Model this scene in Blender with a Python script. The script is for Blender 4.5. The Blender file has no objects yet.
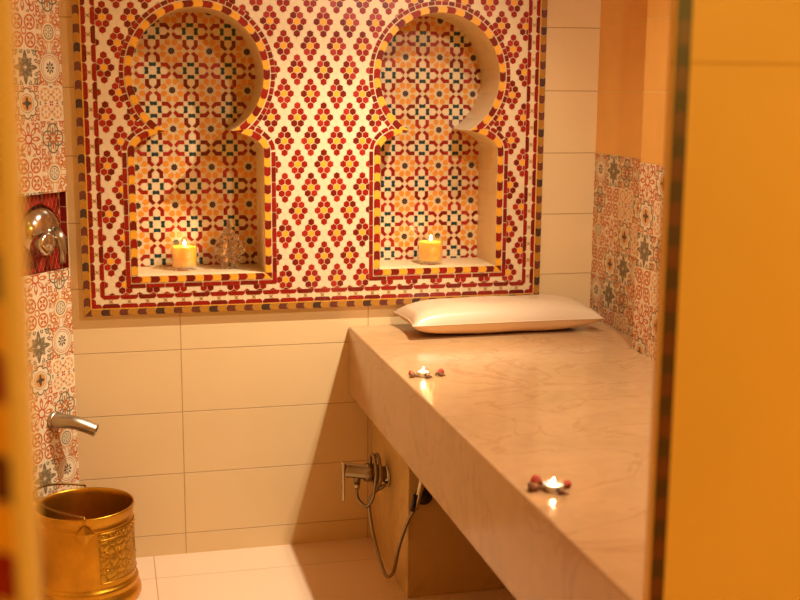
import bpy, bmesh, math, random
from mathutils import Vector, Matrix
from mathutils.geometry import tessellate_polygon
random.seed(7)
PI = math.pi
sc = bpy.context.scene
COL = sc.collection

# ------------------------------------------------------------------ materials
def pmat(name, col, rough=0.5, metal=0.0, spec=0.5, var=0.0, vscale=20.0, bump=0.0, bscale=60.0, coat=0.0):
    m = bpy.data.materials.new(name); m.use_nodes = True
    nt = m.node_tree; b = nt.nodes['Principled BSDF']
    b.inputs['Base Color'].default_value = (*col, 1); b.inputs['Roughness'].default_value = rough
    b.inputs['Metallic'].default_value = metal; b.inputs['Specular IOR Level'].default_value = spec
    b.inputs['Coat Weight'].default_value = coat; b.inputs['Coat Roughness'].default_value = .08
    tc = nt.nodes.new('ShaderNodeTexCoord')
    if var > 0:
        n = nt.nodes.new('ShaderNodeTexNoise'); n.inputs['Scale'].default_value = vscale; n.inputs['Detail'].default_value = 5
        nt.links.new(tc.outputs['Object'], n.inputs['Vector'])
        mx = nt.nodes.new('ShaderNodeMix'); mx.data_type = 'RGBA'
        mx.inputs['A'].default_value = (*[max(0, c*(1-var)) for c in col], 1)
        mx.inputs['B'].default_value = (*[min(1, c*(1+var)) for c in col], 1)
        nt.links.new(n.outputs['Fac'], mx.inputs['Factor']); nt.links.new(mx.outputs['Result'], b.inputs['Base Color'])
    if bump > 0:
        n2 = nt.nodes.new('ShaderNodeTexNoise'); n2.inputs['Scale'].default_value = bscale; n2.inputs['Detail'].default_value = 4
        nt.links.new(tc.outputs['Object'], n2.inputs['Vector'])
        bp = nt.nodes.new('ShaderNodeBump'); bp.inputs['Strength'].default_value = bump; bp.inputs['Distance'].default_value = .01
        nt.links.new(n2.outputs['Fac'], bp.inputs['Height']); nt.links.new(bp.outputs['Normal'], b.inputs['Normal'])
    return m

def tile_mat(name, col, grout, joints, rough=0.35, var=.06, vscale=3.0, lw=.0022):
    """large wall tiles: joints = list of (component, offset, pitch) measured on world position"""
    m = bpy.data.materials.new(name); m.use_nodes = True
    nt = m.node_tree; N = nt.nodes; L = nt.links; b = N['Principled BSDF']
    geo = N.new('ShaderNodeNewGeometry'); sep = N.new('ShaderNodeSeparateXYZ'); L.new(geo.outputs['Position'], sep.inputs[0])
    def math_(op, a, bb=None, c=None):
        n = N.new('ShaderNodeMath'); n.operation = op
        for i, v in enumerate((a, bb, c)):
            if v is None: continue
            if isinstance(v, (int, float)): n.inputs[i].default_value = v
            else: L.new(v, n.inputs[i])
        return n.outputs[0]
    total = None
    for comp, off, pitch in joints:
        s = sep.outputs['XYZ'.index(comp)]
        t = math_('FRACT', math_('ADD', math_('DIVIDE', math_('SUBTRACT', s, off), pitch), 100.5))
        d = math_('MULTIPLY', math_('ABSOLUTE', math_('SUBTRACT', t, .5)), pitch)
        k = N.new('ShaderNodeMapRange'); k.interpolation_type = 'SMOOTHSTEP'
        k.inputs['From Min'].default_value = lw*.45; k.inputs['From Max'].default_value = lw
        k.inputs['To Min'].default_value = 1; k.inputs['To Max'].default_value = 0
        L.new(d, k.inputs['Value'])
        total = k.outputs['Result'] if total is None else math_('MAXIMUM', total, k.outputs['Result'])
    nz = N.new('ShaderNodeTexNoise'); nz.inputs['Scale'].default_value = vscale; nz.inputs['Detail'].default_value = 6
    L.new(geo.outputs['Position'], nz.inputs['Vector'])
    cm = N.new('ShaderNodeMix'); cm.data_type = 'RGBA'
    cm.inputs['A'].default_value = (*[c*(1-var) for c in col], 1); cm.inputs['B'].default_value = (*[min(1, c*(1+var)) for c in col], 1)
    L.new(nz.outputs['Fac'], cm.inputs['Factor'])
    gm = N.new('ShaderNodeMix'); gm.data_type = 'RGBA'; gm.inputs['B'].default_value = (*grout, 1)
    if total is not None: L.new(total, gm.inputs['Factor'])
    else: gm.inputs['Factor'].default_value = 0
    L.new(cm.outputs['Result'], gm.inputs['A']); L.new(gm.outputs['Result'], b.inputs['Base Color'])
    b.inputs['Roughness'].default_value = rough
    if total is not None:
        bp = N.new('ShaderNodeBump'); bp.inputs['Strength'].default_value = .7; bp.inputs['Distance'].default_value = .002; bp.invert = True
        L.new(total, bp.inputs['Height']); L.new(bp.outputs['Normal'], b.inputs['Normal'])
    return m

def marble_mat(name, col, vein, rough):
    m = bpy.data.materials.new(name); m.use_nodes = True
    nt = m.node_tree; N = nt.nodes; L = nt.links; b = N['Principled BSDF']
    tc = N.new('ShaderNodeTexCoord')
    n1 = N.new('ShaderNodeTexNoise'); n1.inputs['Scale'].default_value = 2.6; n1.inputs['Detail'].default_value = 9; n1.inputs['Distortion'].default_value = 1.4
    L.new(tc.outputs['Object'], n1.inputs['Vector'])
    r = N.new('ShaderNodeValToRGB'); e = r.color_ramp.elements
    e[0].position = .30; e[0].color = (*[c*.9 for c in col], 1); e[1].position = .8; e[1].color = (*[min(1, c*1.07) for c in col], 1)
    for p, c in ((.485, col), (.505, vein), (.525, col)):
        q = r.color_ramp.elements.new(p); q.color = (*c, 1)
    L.new(n1.outputs['Fac'], r.inputs['Fac'])
    n2 = N.new('ShaderNodeTexNoise'); n2.inputs['Scale'].default_value = 22; n2.inputs['Detail'].default_value = 8
    L.new(tc.outputs['Object'], n2.inputs['Vector'])
    mx = N.new('ShaderNodeMix'); mx.data_type = 'RGBA'; mx.blend_type = 'MULTIPLY'; mx.inputs['Factor'].default_value = .25
    r2 = N.new('ShaderNodeValToRGB'); r2.color_ramp.elements[0].position = .3; r2.color_ramp.elements[0].color = (.75, .68, .6, 1); r2.color_ramp.elements[1].position = .6
    L.new(n2.outputs['Fac'], r2.inputs['Fac']); L.new(r.outputs['Color'], mx.inputs['A']); L.new(r2.outputs['Color'], mx.inputs['B'])
    L.new(mx.outputs['Result'], b.inputs['Base Color']); b.inputs['Roughness'].default_value = rough
    return m

def glass_mat(name, tint=(1, .97, .9)):
    m = bpy.data.materials.new(name); m.use_nodes = True
    nt = m.node_tree; N = nt.nodes; L = nt.links; N.remove(N['Principled BSDF']); out = N['Material Output']
    t = N.new('ShaderNodeBsdfTransparent'); t.inputs['Color'].default_value = (*tint, 1)
    g = N.new('ShaderNodeBsdfGlossy'); g.inputs['Roughness'].default_value = .03; g.inputs['Color'].default_value = (1, 1, 1, 1)
    lw = N.new('ShaderNodeLayerWeight'); lw.inputs['Blend'].default_value = .5
    pw = N.new('ShaderNodeMath'); pw.operation = 'POWER'; pw.inputs[1].default_value = 4; L.new(lw.outputs['Facing'], pw.inputs[0])
    f = N.new('ShaderNodeMath'); f.operation = 'MULTIPLY_ADD'; f.inputs[1].default_value = .65; f.inputs[2].default_value = .09; L.new(pw.outputs[0], f.inputs[0])
    mx = N.new('ShaderNodeMixShader'); L.new(f.outputs[0], mx.inputs[0]); L.new(t.outputs[0], mx.inputs[1]); L.new(g.outputs[0], mx.inputs[2])
    L.new(mx.outputs[0], out.inputs['Surface'])
    return m

def emit_mat(name, col, strength):
    m = bpy.data.materials.new(name); m.use_nodes = True
    b = m.node_tree.nodes['Principled BSDF']
    b.inputs['Base Color'].default_value = (*col, 1); b.inputs['Emission Color'].default_value = (*col, 1); b.inputs['Emission Strength'].default_value = strength
    return m

def brass_mat():
    m = pmat('brass', (.58, .285, .022), rough=.32, metal=.95, var=.5, vscale=9, bump=.12, bscale=45)
    return m
def brass_emboss():
    m = bpy.data.materials.new('embossed_brass'); m.use_nodes = True
    nt = m.node_tree; N = nt.nodes; L = nt.links; b = N['Principled BSDF']
    b.inputs['Metallic'].default_value = .92; b.inputs['Roughness'].default_value = .35
    tc = N.new('ShaderNodeTexCoord')
    v = N.new('ShaderNodeTexVoronoi'); v.feature = 'DISTANCE_TO_EDGE'; v.inputs['Scale'].default_value = 38
    L.new(tc.outputs['Object'], v.inputs['Vector'])
    r = N.new('ShaderNodeValToRGB'); r.color_ramp.elements[0].position = .02; r.color_ramp.elements[0].color = (.36, .18, .015, 1)
    r.color_ramp.elements[1].position = .14; r.color_ramp.elements[1].color = (.58, .32, .03, 1)
    L.new(v.outputs['Distance'], r.inputs['Fac']); L.new(r.outputs['Color'], b.inputs['Base Color'])
    bp = N.new('ShaderNodeBump'); bp.inputs['Strength'].default_value = .7; bp.inputs['Distance'].default_value = .006
    L.new(v.outputs['Distance'], bp.inputs['Height']); L.new(bp.outputs['Normal'], b.inputs['Normal'])
    return m

ZJ = .0858
M = {}
CREAM = (.80, .555, .265)
GR = (.50, .29, .11)
M['tile_back'] = tile_mat('cream_wall_tile', CREAM, GR, [('Z', ZJ, .25), ('X', 0, 4), ('X', .744, 4)])
M['tile_side'] = tile_mat('cream_side_tile', CREAM, GR, [('Z', ZJ, .25)])
M['tile_orange'] = tile_mat('ochre_wall_tile', (.84, .42, .085), (.88, .54, .17), [('Z', ZJ, .25), ('Y', -.637, .744)], var=.12, vscale=6, rough=.4)
M['tile_part'] = tile_mat('ochre_partition_tile', (.80, .46, .16), (.62, .32, .1), [('Z', 1.880, 1.6)], var=.1, vscale=2, rough=.5)
M['tile_near'] = tile_mat('ochre_pillar_tile', (.88, .60, .27), (.6, .32, .1), [('Z', 1.4, .6)], var=.1, vscale=2, rough=.5)
M['floor'] = tile_mat('floor_tile', (.86, .60, .37), (.55, .32, .15), [('X', -.128, .9), ('Y', -.22, .9)], rough=.3)
M['ceiling'] = pmat('ceiling_plaster', (.75, .62, .45), .9)
M['block'] = marble_mat('block_stone', (.68, .42, .14), (.60, .35, .11), .4)
M['slab'] = marble_mat('bench_marble', (.57, .325, .14), (.50, .265, .11), .16)
M['slab_side'] = marble_mat('bench_marble_side', (.74, .50, .27), (.6, .38, .2), .25)
M['grout'] = pmat('mosaic_grout', (.78, .56, .29), .7, var=.08)
M['white'] = pmat('ivory_zellige', (.78, .58, .33), .32, var=.05)
M['white2'] = pmat('pale_zellige', (.72, .51, .26), .35, var=.05)
M['red'] = pmat('red_zellige', (.29, .008, .004), .24, var=.25, vscale=60)
M['red2'] = pmat('dark_red_zellige', (.17, .006, .003), .24, var=.25, vscale=60)
M['red3'] = pmat('bright_red_zellige', (.38, .014, .005), .3, var=.2, vscale=60)
M['yellow'] = pmat('yellow_zellige', (.84, .36, .02), .32, var=.08)
M['ochre'] = pmat('ochre_zellige', (.44, .18, .018), .32, var=.15, vscale=50)
M['petal'] = pmat('orange_zellige', (.74, .26, .02), .32, var=.12, vscale=40)
M['green'] = pmat('green_zellige', (.008, .040, .042), .25)
M['brown'] = pmat('brown_zellige', (.14, .028, .010), .42, var=.4, vscale=60)
M['dark'] = pmat('black_zellige', (.060, .020, .008), .45)
M['reveal'] = tile_mat('ivory_reveal_tile', (.76, .54, .28), (.62, .44, .24), [('Z', .02, .1), ('Y', 0, .1)], var=.12, vscale=12, lw=.0012)
M['brass'] = brass_mat(); M['emboss'] = brass_emboss()
M['bronze'] = pmat('tarnished_brass', (.22, .10, .018), .4, metal=.9)
M['chrome'] = pmat('chrome', (.62, .56, .47), .14, metal=1, bump=.02)
M['steel'] = pmat('dark_steel', (.30, .23, .14), .28, metal=1)
M['satin'] = pmat('satin_steel', (.46, .38, .27), .33, metal=1)
M['black'] = pmat('black_rubber', (.02, .015, .01), .4)
M['glass'] = glass_mat('clear_glass')
M['alu'] = pmat('tealight_aluminium', (.8, .75, .7), .3, metal=1)
M['pillow'] = pmat('cream_vinyl', (.70, .49, .29), .33, bump=.05, bscale=14, coat=.15)
M['vinyl_low'] = pmat('front_shade_vinyl', (.80, .50, .24), .38, bump=.05, bscale=14)  # orange shade of the cushion's front put into the lower cover's colour
M['flame'] = emit_mat('flame', (1, .72, .38), 60)
M['wick'] = M['black']
M['budred'] = pmat('dried_rose', (.42, .04, .014), .7, var=.5, vscale=180)
M['budbrown'] = pmat('dried_sepal', (.22, .085, .022), .8, var=.5, vscale=150)
def wax_mat(name, col, trans):
    m = pmat(name, col, .45)
    b = m.node_tree.nodes['Principled BSDF']
    b.inputs['Subsurface Weight'].default_value = 1.0
    b.inputs['Subsurface Radius'].default_value = (1, .45, .12); b.inputs['Subsurface Scale'].default_value = trans
    return m
M['wax'] = wax_mat('yellow_wax', (.98, .56, .05), .05)
M['wax2'] = wax_mat('white_wax', (.95, .85, .7), .012)

# ------------------------------------------------------------------ object helpers
def tag(o, label=None, cat=None, group=None, kind=None):
    if label: o['label'] = label
    if cat: o['category'] = cat
    if group: o['group'] = group
    if kind: o['kind'] = kind
    return o
def empty(name, loc=(0, 0, 0), rz=0):
    o = bpy.data.objects.new(name, None); COL.objects.link(o); o.empty_display_size = .05
    o.location = loc; o.rotation_euler = (0, 0, rz); return o

class MB:
    def __init__(s): s.v = []; s.f = []; s.m = []; s.mats = []; s.sm = []
    def mi(s, k):
        if k not in s.mats: s.mats.append(k)
        return s.mats.index(k)
    def face(s, pts, k, smooth=False):
        n = len(s.v); s.v += [tuple(p) for p in pts]; s.f.append(tuple(range(n, n+len(pts)))); s.m.append(s.mi(k)); s.sm.append(smooth)
    def mesh(s, vs, fs, k, smooth=False):
        n = len(s.v); s.v += [tuple(p) for p in vs]
        for f in fs: s.f.append(tuple(i+n for i in f)); s.m.append(s.mi(k)); s.sm.append(smooth)
    def box(s, a, b, k):
        x0, y0, z0 = a; x1, y1, z1 = b
        vs = [(x0,y0,z0),(x1,y0,z0),(x1,y1,z0),(x0,y1,z0),(x0,y0,z1),(x1,y0,z1),(x1,y1,z1),(x0,y1,z1)]
        s.mesh(vs, [(0,3,2,1),(4,5,6,7),(0,1,5,4),(1,2,6,5),(2,3,7,6),(3,0,4,7)], k)
    def lathe(s, prof, k, seg=48, c=(0,0,0), axis='Z', cap=False, smooth=True):
        vs = []; fs = []; n = len(prof)
        for i in range(seg):
            a = 2*PI*i/seg
            for r, h in prof:
                p = (r*math.cos(a), r*math.sin(a), h)
                if axis == 'X': p = (-p[2], p[0], p[1])      # grows towards -X
                vs.append((c[0]+p[0], c[1]+p[1], c[2]+p[2]))
        for i in range(seg):
            j = (i+1) % seg
            for q in range(n-1): fs.append((i*n+q, j*n+q, j*n+q+1, i*n+q+1))
        if cap:
            fs.append(tuple(i*n for i in reversed(range(seg)))); fs.append(tuple(i*n+n-1 for i in range(seg)))
        s.mesh(vs, fs, k, smooth)
    def tube(s, pts, r, k, seg=12, rr=None):
        P = [Vector(p) for p in pts]; vs = []; fs = []; prev = None
        for i, p in enumerate(P):
            t = (P[min(i+1, len(P)-1)]-P[max(i-1, 0)]).normalized()
            if prev is None:
                a = Vector((0, 0, 1)) if abs(t.z) < .9 else Vector((1, 0, 0)); nrm = t.cross(a).normalized()
            else: nrm = (prev-t*prev.dot(t)).normalized()
            prev = nrm; bn = t.cross(nrm); q = r if rr is None else rr[i]
            for j in range(seg):
                a = 2*PI*j/seg; vs.append(p+nrm*math.cos(a)*q+bn*math.sin(a)*q)
        for i in range(len(P)-1):
            for j in range(seg):
                jj = (j+1) % seg; fs.append((i*seg+j, i*seg+jj, (i+1)*seg+jj, (i+1)*seg+j))
        fs.append(tuple(reversed(range(seg)))); fs.append(tuple((len(P)-1)*seg+j for j in range(seg)))
        s.mesh(vs, fs, k, True)
    def ball(s, c, r, k, seg=14, rings=9, sc_=(1,1,1)):
        prof = [(max(1e-5, r*math.sin(PI*i/rings)), -r*math.cos(PI*i/rings)) for i in range(rings+1)]
        vs = []; fs = []; n = len(prof)
        for i in range(seg):
            a = 2*PI*i/seg
            for q, h in prof: vs.append((c[0]+q*math.cos(a)*sc_[0], c[1]+q*math.sin(a)*sc_[1], c[2]+h*sc_[2]))
        for i in range(seg):
            j = (i+1) % seg
            for q in range(n-1): fs.append((i*n+q, j*n+q, j*n+q+1, i*n+q+1))
        s.mesh(vs, fs, k, True)
    def build(s, name, parent=None, loc=None):
        me = bpy.data.meshes.new(name); me.from_pydata(s.v, [], s.f)
        for k in s.mats: me.materials.append(M[k])
        me.polygons.foreach_set('material_index', s.m); me.polygons.foreach_set('use_smooth', s.sm); me.update()
        o = bpy.data.objects.new(name, me); COL.objects.link(o)
        if parent: o.parent = parent
        if loc: o.location = loc
        return o
def smooth_pts(P, n=8):
    P = [Vector(p) for p in P]; out = []
    for i in range(len(P)-1):
        a = P[max(i-1, 0)]; b = P[i]; c = P[i+1]; d = P[min(i+2, len(P)-1)]
        for j in range(n):
            t = j/n; out.append(.5*((2*b)+(c-a)*t+(2*a-5*b+4*c-d)*t*t+(3*b-a-3*c+d)*t**3))
    out.append(P[-1]); return out
def bevel(o, w, seg=3, ang=.6):
    md = o.modifiers.new('edge_bevel', 'BEVEL'); md.width = w; md.segments = seg; md.limit_method = 'ANGLE'; md.angle_limit = ang
    return o

# ------------------------------------------------------------------ camera
def make_camera():
    pitch, yaw, roll, f = .1776, .2469, .0076, 1170.445
    cy, sy = math.cos(yaw), math.sin(yaw); cp, sp = math.cos(pitch), math.sin(pitch)
    fw = Vector((sy*cp, cy*cp, -sp)); r = Vector((cy, -sy, 0)); up = r.cross(fw)
    cr, sr = math.cos(roll), math.sin(roll); r2 = cr*r+sr*up; u2 = -sr*r+cr*up
    cd = bpy.data.cameras.new('camera'); co = bpy.data.objects.new('camera', cd); COL.objects.link(co)
    mt = Matrix((r2, u2, -fw)).transposed().to_4x4(); mt.translation = Vector((-.2611, -4.5098, 1.835)); co.matrix_world = mt
    cd.sensor_width = 36; cd.lens = 36*f/800; cd.clip_start = .05
    cd.dof.use_dof = True; cd.dof.focus_distance = 4.35; cd.dof.aperture_fstop = 2.7
    sc.camera = co
make_camera()

# ------------------------------------------------------------------ room shell
H = 2.75
XR, XR2, YP = 1.701, 1.599, -.637
XL, XC = -.74, -.401                       # left wall, start of the diagonal corner wall
TH = math.radians(51); DW = (-math.cos(TH), -math.sin(TH))   # direction of the diagonal wall
DL = (XC-XL)/math.cos(TH)
YL = -DL*math.sin(TH)
YD = -2.78
def struct(o): o['kind'] = 'structure'; return o

mb = MB(); mb.box((-3.2, -6.4, -.06), (3.0, .3, 0), 'floor'); struct(mb.build('floor'))
mb = MB(); mb.box((-3.2, -6.4, H), (3.0, .3, H+.06), 'ceiling'); struct(mb.build('ceiling'))
# back wall with an opening that the mosaic panel covers
PX0, PX1, PZ0, PZ1 = -.357, 1.463, .985, 2.46
mb = MB(); a, b, c, d = PX0+.03, PX1-.03, PZ0+.03, PZ1-.03
mb.box((XC, 0, 0), (a, .3, H), 'tile_back'); mb.box((b, 0, 0), (XR+.12, .3, H), 'tile_back')
mb.box((a, 0, 0), (b, .3, c), 'tile_back'); mb.box((a, 0, d), (b, .3, H), 'tile_back')
struct(mb.build('wall_back'))
# right wall with the pier that stands forward
zt = 1.586; WR = []
for x, x1, y0, y1, zb, nm in ((XR, XR+.12, YD, 0, 0, 'wall_right'), (XR2, XR-.0005, YD, YP, .9030, 'wall_pier')):
    mb = MB(); mb.box((x, y0, zb), (x1, y1, zt), 'tile_side'); mb.box((x, y0, zt), (x1, y1, H), 'tile_orange')
    WR.append(struct(mb.build(nm)))
wr, wp = WR

# ---- patterned cement tiles: motif library, unit square -1..1, returned as (polygon, material)
M['p_cream'] = pmat('cement_cream', (.80, .62, .38), .5, var=.05)
M['p_or'] = pmat('cement_terracotta', (.56, .14, .022), .5, var=.25, vscale=50)
M['p_or2'] = pmat('cement_apricot', (.68, .29, .07), .5, var=.2, vscale=50)
M['p_gy'] = pmat('cement_grey', (.20, .14, .065), .5, var=.2, vscale=50)
M['p_lg'] = pmat('cement_light_grey', (.44, .33, .18), .5, var=.15, vscale=50)
M['p_dk'] = pmat('cement_dark', (.075, .06, .04), .5)
M['p_gn'] = pmat('cement_olive', (.14, .13, .045), .5, var=.2)
M['p_rd'] = pmat('cement_red', (.52, .07, .02), .5)
def ringp(c, r0, r1, k, n=28, a0=0, a1=2*PI, sq=1.0):
    out = []
    for i in range(n):
        a = a0+(a1-a0)*i/n; b = a0+(a1-a0)*(i+1)/n
        out.append(([(c[0]+r0*math.cos(a), c[1]+sq*r0*math.sin(a)), (c[0]+r1*math.cos(a), c[1]+sq*r1*math.sin(a)),
                     (c[0]+r1*math.cos(b), c[1]+sq*r1*math.sin(b)), (c[0]+r0*math.cos(b), c[1]+sq*r0*math.sin(b))], k))
    return out
def diskp(c, r, k, n=20, sq=1.0): return [([(c[0]+r*math.cos(2*PI*i/n), c[1]+sq*r*math.sin(2*PI*i/n)) for i in range(n)], k)]
def petalp(c, a, r0, r1, w, k):
    ca, sa = math.cos(a), math.sin(a); out = []
    pr = [(r0, 0), (r0+(r1-r0)*.3, -w*.8), (r0+(r1-r0)*.65, -w), (r1-(r1-r0)*.08, -w*.5), (r1, 0), (r1-(r1-r0)*.08, w*.5), (r0+(r1-r0)*.65, w), (r0+(r1-r0)*.3, w*.8)]
    return [([(c[0]+x*ca-y*sa, c[1]+x*sa+y*ca) for x, y in pr], k)]
def linep(a, b, w, k):
    dx, dy = b[0]-a[0], b[1]-a[1]; l = math.hypot(dx, dy); nx, ny = -dy/l*w/2, dx/l*w/2
    return [([(a[0]-nx, a[1]-ny), (b[0]-nx, b[1]-ny), (b[0]+nx, b[1]+ny), (a[0]+nx, a[1]+ny)], k)]
def spiralp(c, r, w, k, turns=1.3, a0=0, sgn=1, n=16):
    out = []
    P = []
    for i in range(n+1):
        t = i/n; rr = r*(1-.8*t); a = a0+sgn*turns*2*PI*t; P.append((c[0]+rr*math.cos(a), c[1]+rr*math.sin(a)))
    for p, q in zip(P, P[1:]): out += linep(p, q, w, k)
    return out
def corners(fn):
    out = []
    for sx in (-1, 1):
        for sy in (-1, 1): out += fn(sx, sy)
    return out
def scrolls(k, r=.26, off=.66, w=.085):
    w *= 1.35
    return corners(lambda sx, sy: spiralp((sx*off, sy*off), r, w, k, 1.3, PI/4 if sx*sy > 0 else 3*PI/4, sx*sy)
                   + petalp((sx*.97, sy*.62), PI/2, -.1, .1, .05, k)+petalp((sx*.62, sy*.97), 0, -.1, .1, .05, k)+diskp((sx*.96, sy*.96), .1, k, 8)
                   + spiralp((sx*.9, sy*.34), .15, w*.8, k, 1.1, 0, -sx*sy) + spiralp((sx*.34, sy*.9), .15, w*.8, k, 1.1, PI/2, sx*sy))
def lattice(k, w=.07):
    out = []
    for i in range(-3, 4):
        for j in range(-3, 4):
            if (i+j) % 2: out += petalp((i*.29, j*.29), PI/4, -.13, .13, .05, k)+petalp((i*.29, j*.29), 3*PI/4, -.13, .13, .05, k)
    return out
def motif(t):
    o = []
    if t == 1:   # big round medallion with an eight-petalled dark flower
        o += scrolls('p_or')+corners(lambda sx, sy: petalp((sx*.98, sy*.98), math.atan2(-sy, -sx), 0, .35, .1, 'p_or'))
        o += diskp((0, 0), .88, 'p_lg', 32)+diskp((0, 0), .82, 'p_cream', 32)+ringp((0, 0), .68, .73, 'p_or')+ringp((0, 0), .56, .60, 'p_lg')
        for i in range(8): o += petalp((0, 0), i*PI/4, .10, .36, .065, 'p_dk')
        o += diskp((0, 0), .07, 'p_dk', 8)
    elif t == 2:  # small oval medallion joined by cream arms to the tile edges
        o += scrolls('p_or', .30, .62)+lattice('p_or2')
        for a, b in (((0, -1), (0, 1)), ((-1, 0), (1, 0))): o += linep(a, b, .34, 'p_or2')+linep(a, b, .24, 'p_cream')
        o += diskp((0, 0), .60, 'p_or2', 28)+diskp((0, 0), .54, 'p_cream', 28)+ringp((0, 0), .36, .43, 'p_gy')+diskp((0, 0), .30, 'p_lg', 20)
        for i in range(6): o += petalp((0, 0), i*PI/3, .04, .28, .05, 'p_cream')
    elif t == 3:  # grid of small pale flowers with orange sparks
        for i in (-.5, .5):
            for j in (-.5, .5):
                o += diskp((i, j), .40, 'p_or2', 16)
                for q in range(6): o += petalp((i, j), q*PI/3, .04, .36, .1, 'p_cream')
                o += diskp((i, j), .05, 'p_or', 8)
        for q in ((0, 0), (1, 0), (-1, 0), (0, 1), (0, -1)):
            for k in range(4): o += petalp(q, k*PI/2+PI/4, .02, .2 if q == (0, 0) else .14, .06, 'p_rd' if q == (0, 0) else 'p_gy')
        for q in ((.5, 0), (-.5, 0), (0, .5), (0, -.5)): o += linep((q[0]-.09, q[1]), (q[0]+.09, q[1]), .05, 'p_dk')+linep((q[0], q[1]-.09), (q[0], q[1]+.09), .05, 'p_or')
    elif t == 4:  # interlaced dark quatrefoil over an orange cross
        o += scrolls('p_or', .2, .8, .07)
        for cx, cy in ((.42, 0), (-.42, 0), (0, .42), (0, -.42)): o += ringp((cx, cy), .39, .475, 'p_gy', 24)
        for x in (-.2, .2): o += linep((x, -.8), (x, .8), .055, 'p_gy')+linep((-.8, x), (.8, x), .055, 'p_or')
        o += linep((0, -.62), (0, .62), .12, 'p_or')+linep((-.62, 0), (.62, 0), .12, 'p_or')+diskp((0, 0), .1, 'p_cream', 8)
    elif t == 5:  # dark grey palmette
        o += scrolls('p_gy', .2, .82, .07)
        for i in range(8): o += petalp((0, 0), i*PI/4+PI/8*0, .06, .98 if i % 2 == 0 else .74, .15, 'p_gy')
        for i in range(8): o += petalp((0, 0), i*PI/4+PI/8, .2, .62, .05, 'p_gy')
        for i in range(8): o += petalp((0, 0), i*PI/4, .3, .66, .03, 'p_lg')
    elif t == 6:  # scalloped medallion with a dark cross
        o += scrolls('p_or', .2, .8, .07)
        for i in range(8): o += diskp((.62*math.cos(i*PI/4), .62*math.sin(i*PI/4)), .30, 'p_gy', 14)
        for i in range(8): o += diskp((.62*math.cos(i*PI/4), .62*math.sin(i*PI/4)), .22, 'p_cream', 14)
        o += diskp((0, 0), .68, 'p_cream', 26)+ringp((0, 0), .50, .56, 'p_lg')+diskp((0, 0), .44, 'p_or2', 20)
        for i in range(4): o += petalp((0, 0), i*PI/2, 0, .36, .09, 'p_dk')
        for i in range(4): o += petalp((0, 0), i*PI/2+PI/4, 0, .2, .05, 'p_dk')
    elif t == 7:  # red-orange lace star
        for i in range(8): o += petalp((0, 0), i*PI/4, .2, .95, .15, 'p_or')
        for i in range(8): o += petalp((0, 0), i*PI/4, .36, .72, .07, 'p_cream')
        o += ringp((0, 0), .20, .30, 'p_rd', 16)+diskp((0, 0), .16, 'p_cream', 12)
        o += corners(lambda sx, sy: spiralp((sx*.42, sy*.92), .12, .08, 'p_or', 1.1, 0, sx)+spiralp((sx*.92, sy*.42), .12, .08, 'p_or', 1.1, 0, sy))
        o += corners(lambda sx, sy: diskp((sx*.74, sy*.74), .2, 'p_rd', 12)+diskp((sx*.74, sy*.74), .12, 'p_cream', 10))
    elif t == 8:  # orange fretwork of four rings
        for i in (-.5, .5):
            for j in (-.5, .5):
                o += ringp((i, j), .34, .45, 'p_or', 18)
                for k in range(4): o += petalp((i, j), k*PI/2+PI/4, .02, .32, .09, 'p_or')
        o += ringp((0, 0), .14, .22, 'p_or', 12)
        o += corners(lambda sx, sy: ringp((sx, sy), .1, .2, 'p_or', 6, math.atan2(-sy, -sx)-PI/4, math.atan2(-sy, -sx)+PI/4))
    return o
MOT = {t: motif(t) for t in range(1, 9)}
def clip(poly, hp):
    """keep the side a*x+b*y<=c of every half plane"""
    for a, b, c in hp:
        out = []
        for i in range(len(poly)):
            p, q = poly[i], poly[(i+1) % len(poly)]; dp = a*p[0]+b*p[1]-c; dq = a*q[0]+b*q[1]-c
            if dp <= 0: out.append(p)
            if (dp < 0 < dq) or (dq < 0 < dp): t = dp/(dp-dq); out.append((p[0]+(q[0]-p[0])*t, p[1]+(q[1]-p[1])*t))
        poly = out
        if len(poly) < 3: return None
    return poly
def tiles_on(mb, fmap, tiles, size, hp=[], skew=None):
    """tiles: (u, z, motif) of tile centres; fmap(u, z, h) -> 3D point"""
    unit = [(-1, 0, 1), (1, 0, 1), (0, -1, 1), (0, 1, 1)]
    for (u, z, t) in tiles:
        hs = size/2
        base = clip([(u-hs, z-hs), (u+hs, z-hs), (u+hs, z+hs), (u-hs, z+hs)], hp)
        if not base: continue
        mb.face([fmap(p[0], p[1], .0004) for p in base], 'p_cream')
        mb_l = 0
        for i, (poly, k) in enumerate(MOT[t]):
            q = clip(poly, unit)
            if not q: continue
            q = clip([(u+x*hs*.985, z+y*hs*.985) for x, y in q], hp)
            if not q: continue
            h = .0005+.0008*i/len(MOT[t])
            mb.face([fmap(p[0], p[1], h) for p in q], k)

TS = .1245
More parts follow.
